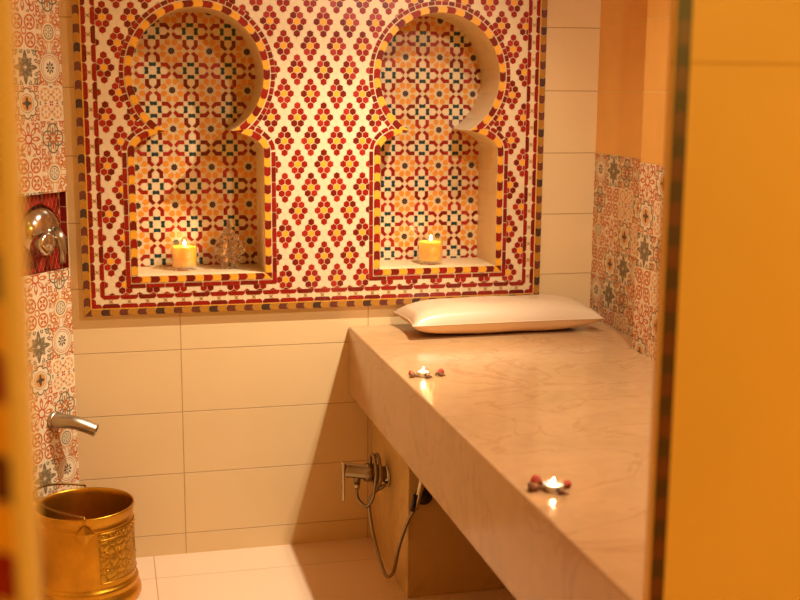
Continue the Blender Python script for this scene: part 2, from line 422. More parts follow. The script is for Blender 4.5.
# right wall: five and a half rows above the bench
seq = {0: [1, 5, 4, 2, 3], 1: [4, 8, 3, 6, 2], 2: [2, 7, 6, 3, 5], 3: [8, 6, 5, 1, 7]}
mb = MB(); T = []
for r in range(13):
    for c in range(6): T.append((-(c+.5)*TS+.0, zt-(r+.5)*TS, (seq[r % 4]+[1])[c]))
tiles_on(mb, lambda u, z, h: (XR-h, u, z), T, TS, [(-1, 0, -YP+.0), (0, -1, -.9)])
o = mb.build('patterned_tiles', wr); o['label'] = 'patterned cement tiles in cream and olive beside the bench'
mb = MB()
seqp = {0: [7, 6, 2, 8], 1: [6, 3, 4, 1], 2: [5, 4, 7, 3], 3: [8, 3, 1, 5]}
T = []
for r in range(13):
    for c in range(17): T.append((YP-(c+.5)*TS, zt-(r+.5)*TS, seqp[r % 4][c % 4]))
tiles_on(mb, lambda u, z, h: (XR2-h, u, z), T, TS, [(0, -1, -.9)])
o = mb.build('patterned_tiles', wp); o['label'] = 'patterned cement tiles with red stars on the pier'

# diagonal corner wall at left, with a recess for the valve
def dpt(u, z, h=0):   # u metres along the wall from its right edge, h out of the wall
    return (XC+DW[0]*u+(-DW[1])*h, DW[1]*u+DW[0]*h, z)
RU0, RU1, RZ0, RZ1, RD = .004, .27, 1.170, 1.456, .034
mb = MB()
def wquad(u0, u1, z0, z1, k): mb.face([dpt(u0, z0), dpt(u0, z1), dpt(u1, z1), dpt(u1, z0)], k)
wquad(0, RU0, 0, H, 'tile_side'); wquad(RU1, DL, 0, H, 'tile_side'); wquad(RU0, RU1, 0, RZ0, 'tile_side'); wquad(RU0, RU1, RZ1, H, 'tile_side')
mb.face([dpt(0, 0), dpt(DL, 0), (XL-.1, YL, 0), (XL-.1, .0, 0)], 'tile_side'); mb.face([dpt(0, H), dpt(DL, H), (XL-.1, YL, H), (XL-.1, .0, H)], 'tile_side')
wc = struct(mb.build('wall_corner'))
mb = MB()
SEQR = [2, 1, 3, 4]; SEQL = [8, 5, 6, 7]; T = []
zc0 = 1.9035
for r in range(-7, 17):
    z = zc0-(r-1)*.1252
    T.append((.0625, z, SEQR[r % 4])); T.append((.1875, z, SEQL[r % 4]))
up = [t for t in T]
tiles_on(mb, lambda u, z, h: dpt(u, z, h), up, .1252, [(0, -1, -RZ1), (0, 1, H)])
tiles_on(mb, lambda u, z, h: dpt(u, z, h), up, .1252, [(0, 1, RZ0), (0, -1, 0)])
o = mb.build('patterned_tiles', wc); o['label'] = 'column of cream, orange and grey patterned cement tiles'
# recess lined with red zellige
mb = MB()
bk = lambda u, z: dpt(u, z, -RD)
mb.face([bk(RU0, RZ0), bk(RU0, RZ1), bk(RU1, RZ1), bk(RU1, RZ0)], 'grout')
mb.face([dpt(RU0, RZ0), dpt(RU0, RZ1), bk(RU0, RZ1), bk(RU0, RZ0)], 'grout'); mb.face([dpt(RU1, RZ0), dpt(RU1, RZ1), bk(RU1, RZ1), bk(RU1, RZ0)], 'grout')
mb.face([dpt(RU0, RZ0), dpt(RU1, RZ0), bk(RU1, RZ0), bk(RU0, RZ0)], 'grout'); mb.face([dpt(RU0, RZ1), dpt(RU1, RZ1), bk(RU1, RZ1), bk(RU0, RZ1)], 'grout')
# squares on the right reveal
reds = ['red', 'red2', 'red3']
n = 5; ph = (RZ1-RZ0)/n
for i in range(n):
    z0 = RZ0+i*ph+.0015; z1 = z0+ph-.003
    mb.face([dpt(RU0+.0008, z, h) for z, h in ((z0, -.003), (z1, -.003), (z1, -RD+.002), (z0, -RD+.002))], reds[i % 3])
dw, dh = .021, .03
for i in range(0, 13):
    for j in range(0, 22):
        cu = RU0+.008+i*dw; cz = RZ0+j*dh/1.0
        if j % 2: cu += dw/2
        pl = clip([(cu-dw*.46, cz), (cu, cz+dh*.93), (cu+dw*.46, cz), (cu, cz-dh*.93)], [(-1, 0, -(RU0+.003)), (1, 0, RU1), (0, -1, -RZ0), (0, 1, RZ1)])
        if pl: mb.face([dpt(u, z, -RD+.001) for u, z in pl], random.choice(reds))
for i in range(7):
    u0 = RU0+.004+i*.038; mb.face([dpt(u, RZ0+.001, h) for u, h in ((u0, -.003), (u0+.035, -.003), (u0+.035, -RD+.003), (u0, -RD+.003))], reds[i % 3])
    mb.face([dpt(u, RZ1-.001, h) for u, h in ((u0, -.003), (u0+.035, -.003), (u0+.035, -RD+.003), (u0, -RD+.003))], 'brown')
o = mb.build('valve_recess', wc); o['label'] = 'shallow recess lined with red glazed tiles'
# left wall beyond the diagonal
mb = MB(); mb.box((XL-.1, -3.9, 0), (XL, YL, H), 'tile_side'); struct(mb.build('wall_left'))

# ------------------------------------------------------------------ mosaic panel
PF = -.026
panel = empty('mosaic_panel', (0, 0, 0))
tag(panel, 'large red, ivory and yellow mosaic panel with two keyhole arch niches', 'mosaic panel')
NC = [.0885, 1.0265]                 # niche centre lines
RI, CZ, HT, HW, ZT, ZB, ZS = .243, 1.888, .126, .241, 1.678, 1.133, 1.600
BW = .0445
def niche_paths():
    a0 = math.atan2(ZT-CZ, -math.sqrt(RI*RI-(ZT-CZ)**2)); xt = math.sqrt(RI*RI-(ZT-CZ)**2)
    a0 = math.atan2(ZT-CZ, -xt)+2*PI; a1 = math.atan2(ZT-CZ, xt)      # left tip over the top to right tip
    arc = [(RI*math.cos(a0+(a1-a0)*i/96), CZ+RI*math.sin(a0+(a1-a0)*i/96)) for i in range(97)]
    def bez(p0, p1, p2, n=14): return [((1-t)**2*p0[0]+2*t*(1-t)*p1[0]+t*t*p2[0], (1-t)**2*p0[1]+2*t*(1-t)*p1[1]+t*t*p2[1]) for t in [i/n for i in range(n+1)]]
    c4 = ((xt, ZT), (.160, 1.669), (HW, 1.646), (HW, ZS))
    sh = [tuple((1-t)**3*c4[0][k]+3*t*(1-t)**2*c4[1][k]+3*t*t*(1-t)*c4[2][k]+t**3*c4[3][k] for k in (0, 1)) for t in [i/14 for i in range(15)]]
    side = [(HW, ZS+(ZB-ZS)*i/20) for i in range(1, 21)]
    bot = [(HW-2*HW*i/20, ZB) for i in range(21)]
    return arc, sh+side, bot, xt
ARC, SIDE, BOT, XT = niche_paths()
LSIDE = [(-x, z) for x, z in reversed(SIDE)]
INNER = ARC+SIDE[1:]+BOT[1:]+LSIDE[1:-1]                              # closed, clockwise
def path_eval(P):
    S = [0]
    for p, q in zip(P, P[1:]): S.append(S[-1]+math.hypot(q[0]-p[0], q[1]-p[1]))
    def ev(s, off):
        s = min(max(s, 0), S[-1]); i = 0
        import bisect
        i = min(max(bisect.bisect_right(S, s)-1, 0), len(P)-2); t = (s-S[i])/(S[i+1]-S[i])
        def nrm(k):
            a = P[max(k-1, 0)]; b = P[min(k+1, len(P)-1)]; dx, dy = b[0]-a[0], b[1]-a[1]; l = math.hypot(dx, dy); return (-dy/l, dx/l)
        n0, n1 = nrm(i), nrm(i+1); nx = n0[0]*(1-t)+n1[0]*t; ny = n0[1]*(1-t)+n1[1]*t; l = math.hypot(nx, ny)
        return (P[i][0]*(1-t)+P[i+1][0]*t+nx/l*off, P[i][1]*(1-t)+P[i+1][1]*t+ny/l*off)
    return ev, S[-1]
def band(P, a, b, count, mats, emit, gap=.002, chev=0.0, hp=[], cut=0.0, cutside=1):
    """row of tiles along a path, from offset a to b on the path's left side"""
    ev, Ltot = path_eval(P); step = Ltot/count
    for i in range(count):
        s0 = i*step+gap/2; s1 = (i+1)*step-gap/2; mid = (a+b)/2
        n = max(1, int(round((s1-s0)/.012)))
        lo = [ev(s0+(s1-s0)*j/n, a) for j in range(n+1)]; hi = [ev(s0+(s1-s0)*j/n, b) for j in range(n+1)]
        if cut:
            if cutside > 0: hi = [ev(s0+cut, b), ev(s1-cut, b)]; lo = lo; pl = lo+[ev(s1, a+(b-a)*.55)]+hi[::-1]+[ev(s0, a+(b-a)*.55)]
            else: lo = [ev(s0+cut, a), ev(s1-cut, a)]; pl = [ev(s0, a+(b-a)*.45)]+lo+[ev(s1, a+(b-a)*.45)]+hi[::-1]
        elif chev: 
            m0 = s0+chev; m1 = s1+chev
            pl = lo+[ev(m1, a+(b-a)*.3), ev(m1, a+(b-a)*.7)]+hi[::-1]+[ev(m0, a+(b-a)*.7), ev(m0, a+(b-a)*.3)]
        else: pl = lo+hi[::-1]
        pl = clip(pl, hp) if hp else pl
        if pl and len(pl) > 2: emit(pl, mats[i % len(mats)])

outlines = []      # outer outlines of the niches' frames, as (points)
def outer_outline():
    # offset circle and offset lower frame, joined at their crossing
    R = RI+BW; ev, L_ = path_eval(SIDE); off = [ev(L_*i/60, BW) for i in range(61)]
    k = next(i for i, p in enumerate(off) if math.hypot(p[0], p[1]-CZ) > R)
    off = off[k:]; off = [p for p in off if p[1] > ZB]; J = off[0]
    aJ = math.atan2(J[1]-CZ, J[0])
    arc = [(R*math.cos(PI-aJ+(aJ-(PI-aJ))*i/90), CZ+R*math.sin(PI-aJ+(aJ-(PI-aJ))*i/90)) for i in range(91)]
    rt = off+[(HW+BW, ZB-BW)]; lf = [(-x, z) for x, z in reversed(rt)]
    return arc+rt[1:]+lf[:-1], J
OUT, JP = outer_outline()
def flatpoly(mb, pl, y, k): mb.face([(x, y, z) for x, z in pl], k)
def convex_or_tess(mb, pl, y, k): mb.face([(x, y, z) for x, z in pl], k)

# backing board with keyhole holes
bm = bmesh.new(); edges = []
def loop(P, y):
    vs = [bm.verts.new((x, y, z)) for x, z in P]; return vs, [bm.edges.new((vs[i], vs[(i+1) % len(vs)])) for i in range(len(vs))]
rect = [(PX0, PZ0), (PX1, PZ0), (PX1, PZ1), (PX0, PZ1)]
loops = [rect]+[[(x+c, z) for x, z in INNER] for c in NC]
allv = []
for P in loops:
    v, e = loop(P, PF); edges += e; allv.append(v)
bmesh.ops.triangle_fill(bm, use_beauty=True, use_dissolve=False, edges=edges)
v0 = allv[0]; w0 = [bm.verts.new((v.co.x, -.0005, v.co.z)) for v in v0]
for i in range(4): bm.faces.new((v0[i], v0[(i+1) % 4], w0[(i+1) % 4], w0[i]))
for v in allv[1:]:
    w = [bm.verts.new((q.co.x, .03, q.co.z)) for q in v]
    for i in range(len(v)): bm.faces.new((v[i], v[(i+1) % len(v)], w[(i+1) % len(v)], w[i]))
me = bpy.data.meshes.new('backing_board'); bm.to_mesh(me); bm.free(); me.materials.append(M['grout'])
o = bpy.data.objects.new('backing_board', me); COL.objects.link(o); o.parent = panel

# outer border bands (four sides, mitred)
mb = MB()
Y1 = PF-.0012
CXP = (PX0+PX1)/2
sides = [([(PX0, PZ1), (PX0, PZ0)], 'L'), ([(PX0, PZ0), (PX1, PZ0)], 'B'), ([(PX1, PZ0), (PX1, PZ1)], 'R'), ([(PX1, PZ1), (PX0, PZ1)], 'T')]
def mitre(side):
    r = math.sqrt(.5)
    # regions bounded by the 45 degree lines through the corners
    def hpl(p, n): return (n[0], n[1], n[0]*p[0]+n[1]*p[1])
    if side == 'L': return [hpl((PX0, PZ0), (r, -r)), hpl((PX0, PZ1), (r, r))]
    if side == 'B': return [hpl((PX0, PZ0), (-r, r)), hpl((PX1, PZ0), (r, r))]
    if side == 'R': return [hpl((PX1, PZ0), (-r, -r)), hpl((PX1, PZ1), (-r, r))]
    return [hpl((PX0, PZ1), (-r, -r)), hpl((PX1, PZ1), (r, -r))]
em = lambda pl, k: flatpoly(mb, pl, Y1, k)
for P, s in sides:
    L_ = math.dist(*P); hp = mitre(s); n = int(round(L_/.0345)); n += n % 2
    band(P, .001, .025, n, ['brown', 'ochre', 'dark', 'ochre', 'brown', 'ochre'], em, .0015, -.006, hp)
    band(P, .0245, .028, max(1, n//8), ['yellow'], em, 0, 0, hp)
    n2 = int(round(L_/.067))
    q = 0.0
    band(P, .030, .0455, n2, ['red', 'red2', 'red'], em, .0025, 0, hp, cut=.007)
    band(P, .063, .0785, n2, ['red2', 'red', 'red'], em, .0025, 0, hp, cut=.007, cutside=-1)
    ev, LL = path_eval(P); st = LL/n2
    for i in range(n2):
        sM = (i+.5)*st
        c = ev(sM, .054)
        if any(a*c[0]+b*c[1] > cc-.01 for a, b, cc in hp): continue
        for q0, q1 in (((-.0065, .0475), (.0065, .0605)), ((-.0065, .0605), (.0065, .0475))):
            p0 = ev(sM+q0[0], q0[1]); p1 = ev(sM+q1[0], q1[1]); dx, dz = p1[0]-p0[0], p1[1]-p0[1]; l = math.hypot(dx, dz); nx, nz = -dz/l*.0016, dx/l*.0016
            em([(p0[0]-nx, p0[1]-nz), (p1[0]-nx, p1[1]-nz), (p1[0]+nx, p1[1]+nz), (p0[0]+nx, p0[1]+nz)], 'ochre')
mb.build('border', panel)

# field of hexagons
mb = MB(); S = .1016/4; RH = .08934/4
FX0, FX1, FZ0, FZ1 = PX0+.0795, PX1-.0795, PZ0+.0795, PZ1-.0795
fhp = [(-1, 0, -FX0), (1, 0, FX1), (0, -1, -FZ0), (0, 1, FZ1)]
OUTW = [[(x+c, z) for x, z in OUT] for c in NC]
def near_outline(p):
    best = None
    for P in OUTW:
        for i in range(len(P)):
            a = P[i]; b = P[(i+1) % len(P)]; dx, dy = b[0]-a[0], b[1]-a[1]; l2 = dx*dx+dy*dy
            if l2 < 1e-12: continue
            t = max(0, min(1, ((p[0]-a[0])*dx+(p[1]-a[1])*dy)/l2)); q = (a[0]+dx*t, a[1]+dy*t); d = math.hypot(p[0]-q[0], p[1]-q[1])
            if best is None or d < best[0]-1e-9: best = (d, q, (dx, dy))
    return best
def inside(p, P):
    c = False
    for i in range(len(P)):
        a = P[i]; b = P[i-1]
        if (a[1] > p[1]) != (b[1] > p[1]) and p[0] < (b[0]-a[0])*(p[1]-a[1])/(b[1]-a[1])+a[0]: c = not c
    return c
redset = {(0, 4), (0, -4), (-1, 2), (1, 2), (-2, 0), (2, 0), (-1, -2), (1, -2)}
def hexkind(i2, j):   # i2 in half hexes, j in rows; clusters at (8a, 8b) and (8a+4, 8b+4) in (half hex, half row*..)
    for ca in range(-2, 3):
        for cb in range(-2, 3):
            if (ca+cb) % 2: continue
            di = i2-(4*ca+8*round(0)) ; dj = j-4*cb
            if (di, dj) == (0, 0): return 'y'
            if (di, dj) in ((-1, 1), (1, 1), (-2, 0), (2, 0), (-1, -1), (1, -1), (0, 2), (0, -2)): return 'r'
    return 'w'
hexr = S/math.sqrt(3)
rz = RH/(S*math.sqrt(3)/2)
for j in range(-60, 30):
    z = 2.0862+j*RH
    if z < FZ0-.02 or z > FZ1+.02: continue
    for i in range(-60, 60):
        i2 = 2*i+(j % 2); x = .6628+i2*S/2
        if x < FX0-.02 or x > FX1+.02: continue
        # reduce to the repeating cell: clusters every 8 half-hexes and 8 rows, plus the centre
        a = ((i2+4) % 8)-4; b = ((j+4) % 8)-4
        k = hexkind(a, b)
        sc_ = .90 if k != 'w' else .965
        pl = [(x+hexr*sc_*math.sin(q*PI/3), z+hexr*rz*sc_*math.cos(q*PI/3)) for q in range(6)]
        pl = clip(pl, fhp)
        if not pl: continue
        d, q, tdir = near_outline((x, z)); ins = any(inside((x, z), P) for P in OUTW)
        if ins and d > hexr: continue
        if d <= hexr*1.1:
            nx, nz = (x-q[0], z-q[1]); l = math.hypot(nx, nz)
            if l < 1e-6: continue
            if ins: nx, nz = -nx, -nz
            nx /= l; nz /= l
            pl = clip(pl, [(-nx, -nz, -(nx*q[0]+nz*q[1])-.0008)])
            if not pl: continue
        mat = {'y': 'yellow', 'r': random.choice(['red', 'red', 'red2', 'red3']), 'w': 'white'}[k]
        flatpoly(mb, pl, PF-(.0009 if k != 'w' else .0005), mat)
mb.build('hexagon_field', panel)

# niches
DB = .22
PXL = [(-.0680, .1468), (.8752, .1445)]   # green stars: first x, pitch
for ni, c in enumerate(NC):
    # reveal
    mb = MB(); vs = []; n = len(INNER)
    for x, z in INNER: vs.append((x+c, .0301, z)); vs.append((x+c, DB, z))
    mb.mesh(vs, [(2*i, 2*((i+1) % n), 2*((i+1) % n)+1, 2*i+1) for i in range(n)], 'reveal')
    # thin lip so that the reveal meets the face
    nz = mb.build('niche', panel); nz['label'] = 'deep keyhole arch niche, left of the pair' if ni == 0 else 'deep keyhole arch niche, right of the pair'
    # zellige star pattern on the back of the niche
    mb = MB()
    mb.face([(c-.30, DB, 1.10), (c+.30, DB, 1.10), (c+.30, DB, 2.16), (c-.30, DB, 2.16)], 'white2')
    x0, px = PXL[ni]; z0, pz = (1.7523, .1503) if ni == 0 else (1.7462, .1475)
    def U(cx, cz, pts, k, y=DB-.0008):
        pl = [(cx+p[0]*px/38, cz+p[1]*pz/38) for p in pts]
        m = (sum(p[0] for p in pl)/len(pl)-c, sum(p[1] for p in pl)/len(pl))
        if inside(m, OUT): flatpoly(mb, pl, y, k)
    def rot(pts, a): ca, sa = round(math.cos(a), 9), round(math.sin(a), 9); return [(x*ca-y*sa, x*sa+y*ca) for x, y in pts]
    for i in range(-3, 5):
        for j in range(-6, 5):
            ax, az = x0+i*px, z0+j*pz
            for q in range(4):
                g = rot([(3.9, -1.4), (4.6, -3.4), (8.2, -3.4), (7.5, 0), (8.2, 3.4), (4.6, 3.4), (3.9, 1.4), (4.6, 0)], q*PI/2)
                U(ax, az, g, 'green')
                rd = random.choice(['red', 'red', 'red2', 'red3'])
                U(ax, az, rot([(8.3, -7.7), (14.6, -7.7), (18.4, -3.3), (16.4, -.6), (13.2, -3.8), (8.3, -3.8)], q*PI/2), rd)
                U(ax, az, rot([(8.3, 7.7), (14.6, 7.7), (18.4, 3.3), (16.4, .6), (13.2, 3.8), (8.3, 3.8)], q*PI/2), rd)
                U(ax, az, rot([(4.2, 4.2), (7.8, 4.2), (7.8, 7.8), (4.2, 7.8)], q*PI/2), 'white')
                U(ax, az, rot([(8.6, -3.4), (12.6, -3.4), (15.4, 0), (12.6, 3.4), (8.6, 3.4), (8.0, 0)], q*PI/2), 'white')
            U(ax, az, [(4.2*math.cos(t*PI/4+PI/8)*(1), 4.2*math.sin(t*PI/4+PI/8)) for t in range(8)], 'white')
            bx, bz = ax+px/2, az+pz/2
            star = [((3.6 if t % 2 else 2.9)*math.cos(t*PI/8), (3.6 if t % 2 else 2.9)*math.sin(t*PI/8)) for t in range(16)]
            U(bx, bz, star, 'dark')
            for q in range(8):
                a = PI/8+q*PI/4
                pt = [(5.4, 0), (7.0, -2.2), (9.2, -3.0), (11.2, -2.3), (11.9, 0), (11.2, 2.3), (9.2, 3.0), (7.0, 2.2)]
                U(bx, bz, rot(pt, a), 'petal')
    mb.build('niche_back', nz)
    # frame: chevrons, grout line, red squares
    mb = MB(); em = lambda pl, k: flatpoly(mb, [(x+c, z) for x, z in pl], PF-.0022, k)
    # cream ground under the frame
    J = JP; T0 = (XT, ZT); ex, ez = J[0]-T0[0], J[1]-T0[1]; l = math.hypot(ex, ez); ex /= l; ez /= l
    nx, nz_ = -ez, ex                     # normal pointing up
    if nz_ < 0: nx, nz_ = -nx, -nz_
    lim = .16
    upR = (-nx, -nz_, -(nx*T0[0]+nz_*T0[1])); upL = (nx, -nz_, -(-nx*-T0[0]+nz_*T0[1]))
    dnR = (nx, nz_, nx*T0[0]+nz_*T0[1]); dnL = (-nx, nz_, (-nx*-T0[0]+nz_*T0[1]))
    for (a, b, cnt, mats, gap, ch) in ((.0008, .0245, 37, ['yellow', 'red2', 'yellow', 'red'], .0022, .005), (.0292, .0440, 54, ['red', 'red2', 'red'], .0036, 0)):
        ms = mats if ni or ch == 0 else mats
        band(ARC, a, b, cnt, ms, em, gap, ch, [upR, upL])
        cr = (-.7071, -.7071, -.7071*(HW+ZB)); cl = (.7071, -.7071, -.7071*(HW+ZB))
        if ch:
            band(SIDE, a, b, 18, ms[1:]+ms[:1], em, gap, ch, [dnR, cr]); band(LSIDE, a, b, 18, ms, em, gap, ch, [dnL, cl])
        else:      # small squares round the shoulder, long bars down the sides
            k_ = 15
            band(SIDE[:k_], a, b, 6, ms, em, gap, 0, [dnR]); band(SIDE[k_-1:], a, b, 8, ms, em, gap, 0, [cr])
            band(LSIDE[-k_:], a, b, 6, ms, em, gap, 0, [dnL]); band(LSIDE[:-k_+1], a, b, 8, ms, em, gap, 0, [cl])
        # stretch the bottom path to the outer corners so that the mitre is full
        bp = [(HW+b, ZB), (-HW-b, ZB)]
        band(bp, a, b, 16 if ch else 8, ms, em, gap, -ch, [(.7071, .7071, .7071*(HW+ZB)), (-.7071, .7071, .7071*(HW+ZB))])
    # mitre: side bands also need their lower ends
    for sx in (1, -1):
        e1 = [(sx*HW, ZB), (sx*(HW+.0252), ZB), (sx*(HW+.0252), ZB-.0245)]
        em(e1, 'red2'); em([(sx*(HW+.0285), ZB+.002), (sx*(HW+.044), ZB+.002), (sx*(HW+.044), ZB-.043), (sx*(HW+.0285), ZB-.0285)], 'red')
    mb.build('niche_frame', nz)

# ------------------------------------------------------------------ bench
BX, BH, BT = .6625, .9025, .6234
YF = -.607
bench = empty('massage_bench', (1.1, -1.3, 0))
tag(bench, 'long built-in beige marble massage bench along the right wall', 'bench')
def child(mbx, name, par):
    o = mbx.build(name, par); o.matrix_parent_inverse = Matrix.Translation(par.location).inverted(); return o
def box_part(name, a, b, k, par, bw=.004, seg=2):
    m_ = MB(); m_.box(a, b, k); o = child(m_, name, par)
    if bw: bevel(o, bw, seg)
    return o
# slab outline follows the pier on the right
mb = MB(); mb.box((BX, YD+.0005, BT), (XR-.001, -.001, BH), 'slab'); o = child(mb, 'top_slab', bench)
bmm = bmesh.new(); bmm.from_mesh(o.data); bmesh.ops.recalc_face_normals(bmm, faces=bmm.faces); bmm.to_mesh(o.data); bmm.free()
bevel(o, .008, 4)
for p in o.data.polygons: p.use_smooth = False
box_part('support_block', (.758, YF, 0), (XR-.003, -.002, BT), 'block', bench)
box_part('support_block', (.758, YD+.002, 0), (XR-.003, -2.35, BT), 'block', bench)

# ------------------------------------------------------------------ pillow
pil = empty('pillow', (1.230, -.183, BH)); tag(pil, 'plump cream vinyl cushion lying at the far end of the bench', 'pillow')
def pillow_surf(sign, hz, z0, k, name):
    n = 48; m = 28; W, D = .388, .152; vs = []; fs = []
    for i in range(n+1):
        u = -1+2*i/n; u = math.copysign(abs(u)**.8, u) if u else 0
        for j in range(m+1):
            v = -1+2*j/m; v = math.copysign(abs(v)**.8, v) if v else 0
            # edges pulled in between the pointed corners
            x = u*W*(1-.045*(1-v*v)); y = v*D*(1-.05*(1-u*u))
            t = ((1-abs(u)**4.5)**.46)*((1-abs(v)**3.2)**.46) if abs(u) < 1 and abs(v) < 1 else 0
            z = z0+sign*hz*t
            z += sign*.0015*math.sin(u*9+v*4)*t
            if sign < 0: z = max(z, .002)
            vs.append((x, y, z))
    for i in range(n):
        for j in range(m):
            a = i*(m+1)+j; f = (a, a+m+1, a+m+2, a+1); fs.append(f if sign > 0 else f[::-1])
    mb = MB(); mb.mesh(vs, fs, k, True); return mb.build(name, pil)
pillow_surf(1, .068, .056, 'pillow', 'upper_cover'); pillow_surf(-1, .056, .056, 'vinyl_low', 'lower_cover')
pts = []
W, D = .388, .152
for i in range(25): v = -1+2*i/24; pts.append((W*(1-.045*(1-v*v)), v*D, .056))
for i in range(1, 25): u = 1-2*i/24; pts.append((u*W, D*(1-.05*(1-u*u)), .056))
for i in range(1, 25): v = 1-2*i/24; pts.append((-W*(1-.045*(1-v*v)), v*D, .056))
for i in range(1, 25): u = -1+2*i/24; pts.append((u*W, -D*(1-.05*(1-u*u)), .056))
mb = MB(); mb.tube(pts, .0022, 'pillow', 8); mb.build('seam', pil)
pil.rotation_euler = (0, 0, 0)

# ------------------------------------------------------------------ brass bucket
BKX, BKY = -.375, -.315
bk = empty('brass_bucket', (BKX, BKY, 0)); tag(bk, 'round embossed brass bucket standing on the floor below the spout', 'bucket')
mb = MB()
prof = [(.001, .004), (.176, .004), (.186, .000), (.190, .010), (.191, .024), (.187, .040), (.180, .050), (.178, .056), (.181, .062), (.182, .070), (.178, .079), (.173, .083), (.172, .089)]
mb.lathe(prof, 'brass', 96)
prof2 = [(.172, .089), (.1715, .13), (.1695, .24), (.1685, .297)]
prof3 = [(.1685, .297), (.170, .300), (.170, .304), (.1685, .308), (.1685, .322), (.1705, .326), (.1720, .336), (.1735, .345), (.1745, .350), (.1735, .354), (.1710, .354), (.1690, .349), (.1665, .335), (.1655, .25), (.168, .09), (.168, .012), (.001, .010)]
mb.lathe(prof2, 'brass', 96); mb.lathe(prof3, 'brass', 96); mb.build('body', bk)
# embossed figures on the right half: raised relief sheet
mb = MB(); a0, a1 = math.radians(-74), math.radians(70); vs = []; fs = []; n = 60
for i in range(n+1):
    a = a0+(a1-a0)*i/n
    for z in (.112, .17, .235, .293): 
        r = .1725-(z-.089)*.016+.0012; vs.append((r*math.cos(a), r*math.sin(a), z))
for i in range(n):
    for j in range(3): q = i*4+j; fs.append((q, q+4, q+5, q+1))
mb.mesh(vs, fs, 'emboss', True)
for z in (.108, .292, .268):
    pts = [((.1745-(z-.089)*.016)*math.cos(a0+(a1-a0)*i/60), (.1745-(z-.089)*.016)*math.sin(a0+(a1-a0)*i/60), z) for i in range(61)]
    mb.tube(pts, .0016, 'brass', 6)
rng = random.Random(3)
for i in range(15):
    a = a0+(a1-a0)*(i+.5)/15
    for z, s in ((.280, .004),): 
        r = .1715; mb.ball((r*math.cos(a), r*math.sin(a), z), s, 'brass', 8, 5)
for i in range(8):
    a = a0+(a1-a0)*(i+.5)/8; r = .1722
    P = lambda t, q: ((r-(q-.1)*.012)*math.cos(a+t), (r-(q-.1)*.012)*math.sin(a+t), q)
    for c_, hw, hh in ((.185, .115, .070), (.185, .07, .042)):
        mb.tube([P(hw*math.cos(t)*(1-.25*math.sin(t)), c_+hh*math.sin(t)) for t in [2*PI*q/20 for q in range(21)]], .0015, 'brass', 6)
    for sg in (-1, 1):
        mb.tube([P(sg*.02, .15), P(sg*.05, .175), P(sg*.03, .205), P(sg*.0, .222)], .0016, 'brass', 6)
    mb.ball(P(0, .150), .006, 'brass', 8, 5)
mb.build('embossing', bk)
# ears and bail
for s in (-1, 1):
    mb = MB(); r = .1775
    dm = [(0, -.012), (.033, -.046), (0, -.086), (-.033, -.046)]
    zt_ = .346
    vs = [(x, s*(math.sqrt(max(0, r*r-x*x))-.004), zt_+z) for x, z in dm]+[(x, s*(math.sqrt(max(0, r*r-x*x))-.0005), zt_+z) for x, z in dm]
    vs.append((0, s*(r+.009), zt_-.046))
    mb.mesh(vs, [(4, 5, 8), (5, 6, 8), (6, 7, 8), (7, 4, 8), (0, 1, 5, 4), (1, 2, 6, 5), (2, 3, 7, 6), (3, 0, 4, 7)], 'brass')
    mb.tube([(0, s*(r-.001), .332), (0, s*(r+.004), .344), (0, s*(r+.002), .362), (0, s*(r-.006), .364)], .0035, 'brass', 8)
    mb.build('handle_lug', bk)
mb = MB(); pts = []
tilt = math.radians(13)
for i in range(41):
    a = -PI/2+PI*i/40; R_ = .174
    side = R_*math.cos(a)*1.04; pts.append((-side*math.cos(tilt), R_*math.sin(a), .362+side*math.sin(tilt)))
mb.tube(pts, .0042, 'bronze', 10); mb.build('bail_handle', bk)

# ------------------------------------------------------------------ spout
sp = empty('water_spout', dpt(.115, .66, 0)); tag(sp, 'angled chrome water spout on the patterned tiles above the bucket', 'faucet')
nrm = Vector((-DW[1], DW[0], 0))
P0 = Vector(dpt(.130, .612, 0))
def on_parent(mb, name, par, k=None):
    o = mb.build(name, par); o.matrix_parent_inverse = Matrix.Translation(par.location).inverted(); return o
dirp = Vector((.955, -.22, -.2)).normalized()
mb = MB(); mb.tube([P0-nrm*.004+Vector((0, 0, 0)), P0+nrm*.016], .033, 'satin', 32); on_parent(mb, 'flange', sp)
mb = MB()
pts = smooth_pts([P0+nrm*.010, P0+nrm*.035+Vector((.012, 0, -.001)), P0+nrm*.05+Vector((.045, 0, -.008)), P0+nrm*.05+Vector((.122, .0, -.044))], 8)
n_ = len(pts); rr = [.029-.005*i/(n_-1) for i in range(n_)]
mb.tube(pts[:-1], 0, 'satin', 28, rr[:-1])
on_parent(mb, 'spout_tube', sp)
mb = MB(); e = pts[-2]; d_ = (pts[-2]-pts[-3]).normalized(); mb.tube([e-d_*.001, e+d_*.0012], 0.0215, 'black', 24); on_parent(mb, 'spout_mouth', sp)

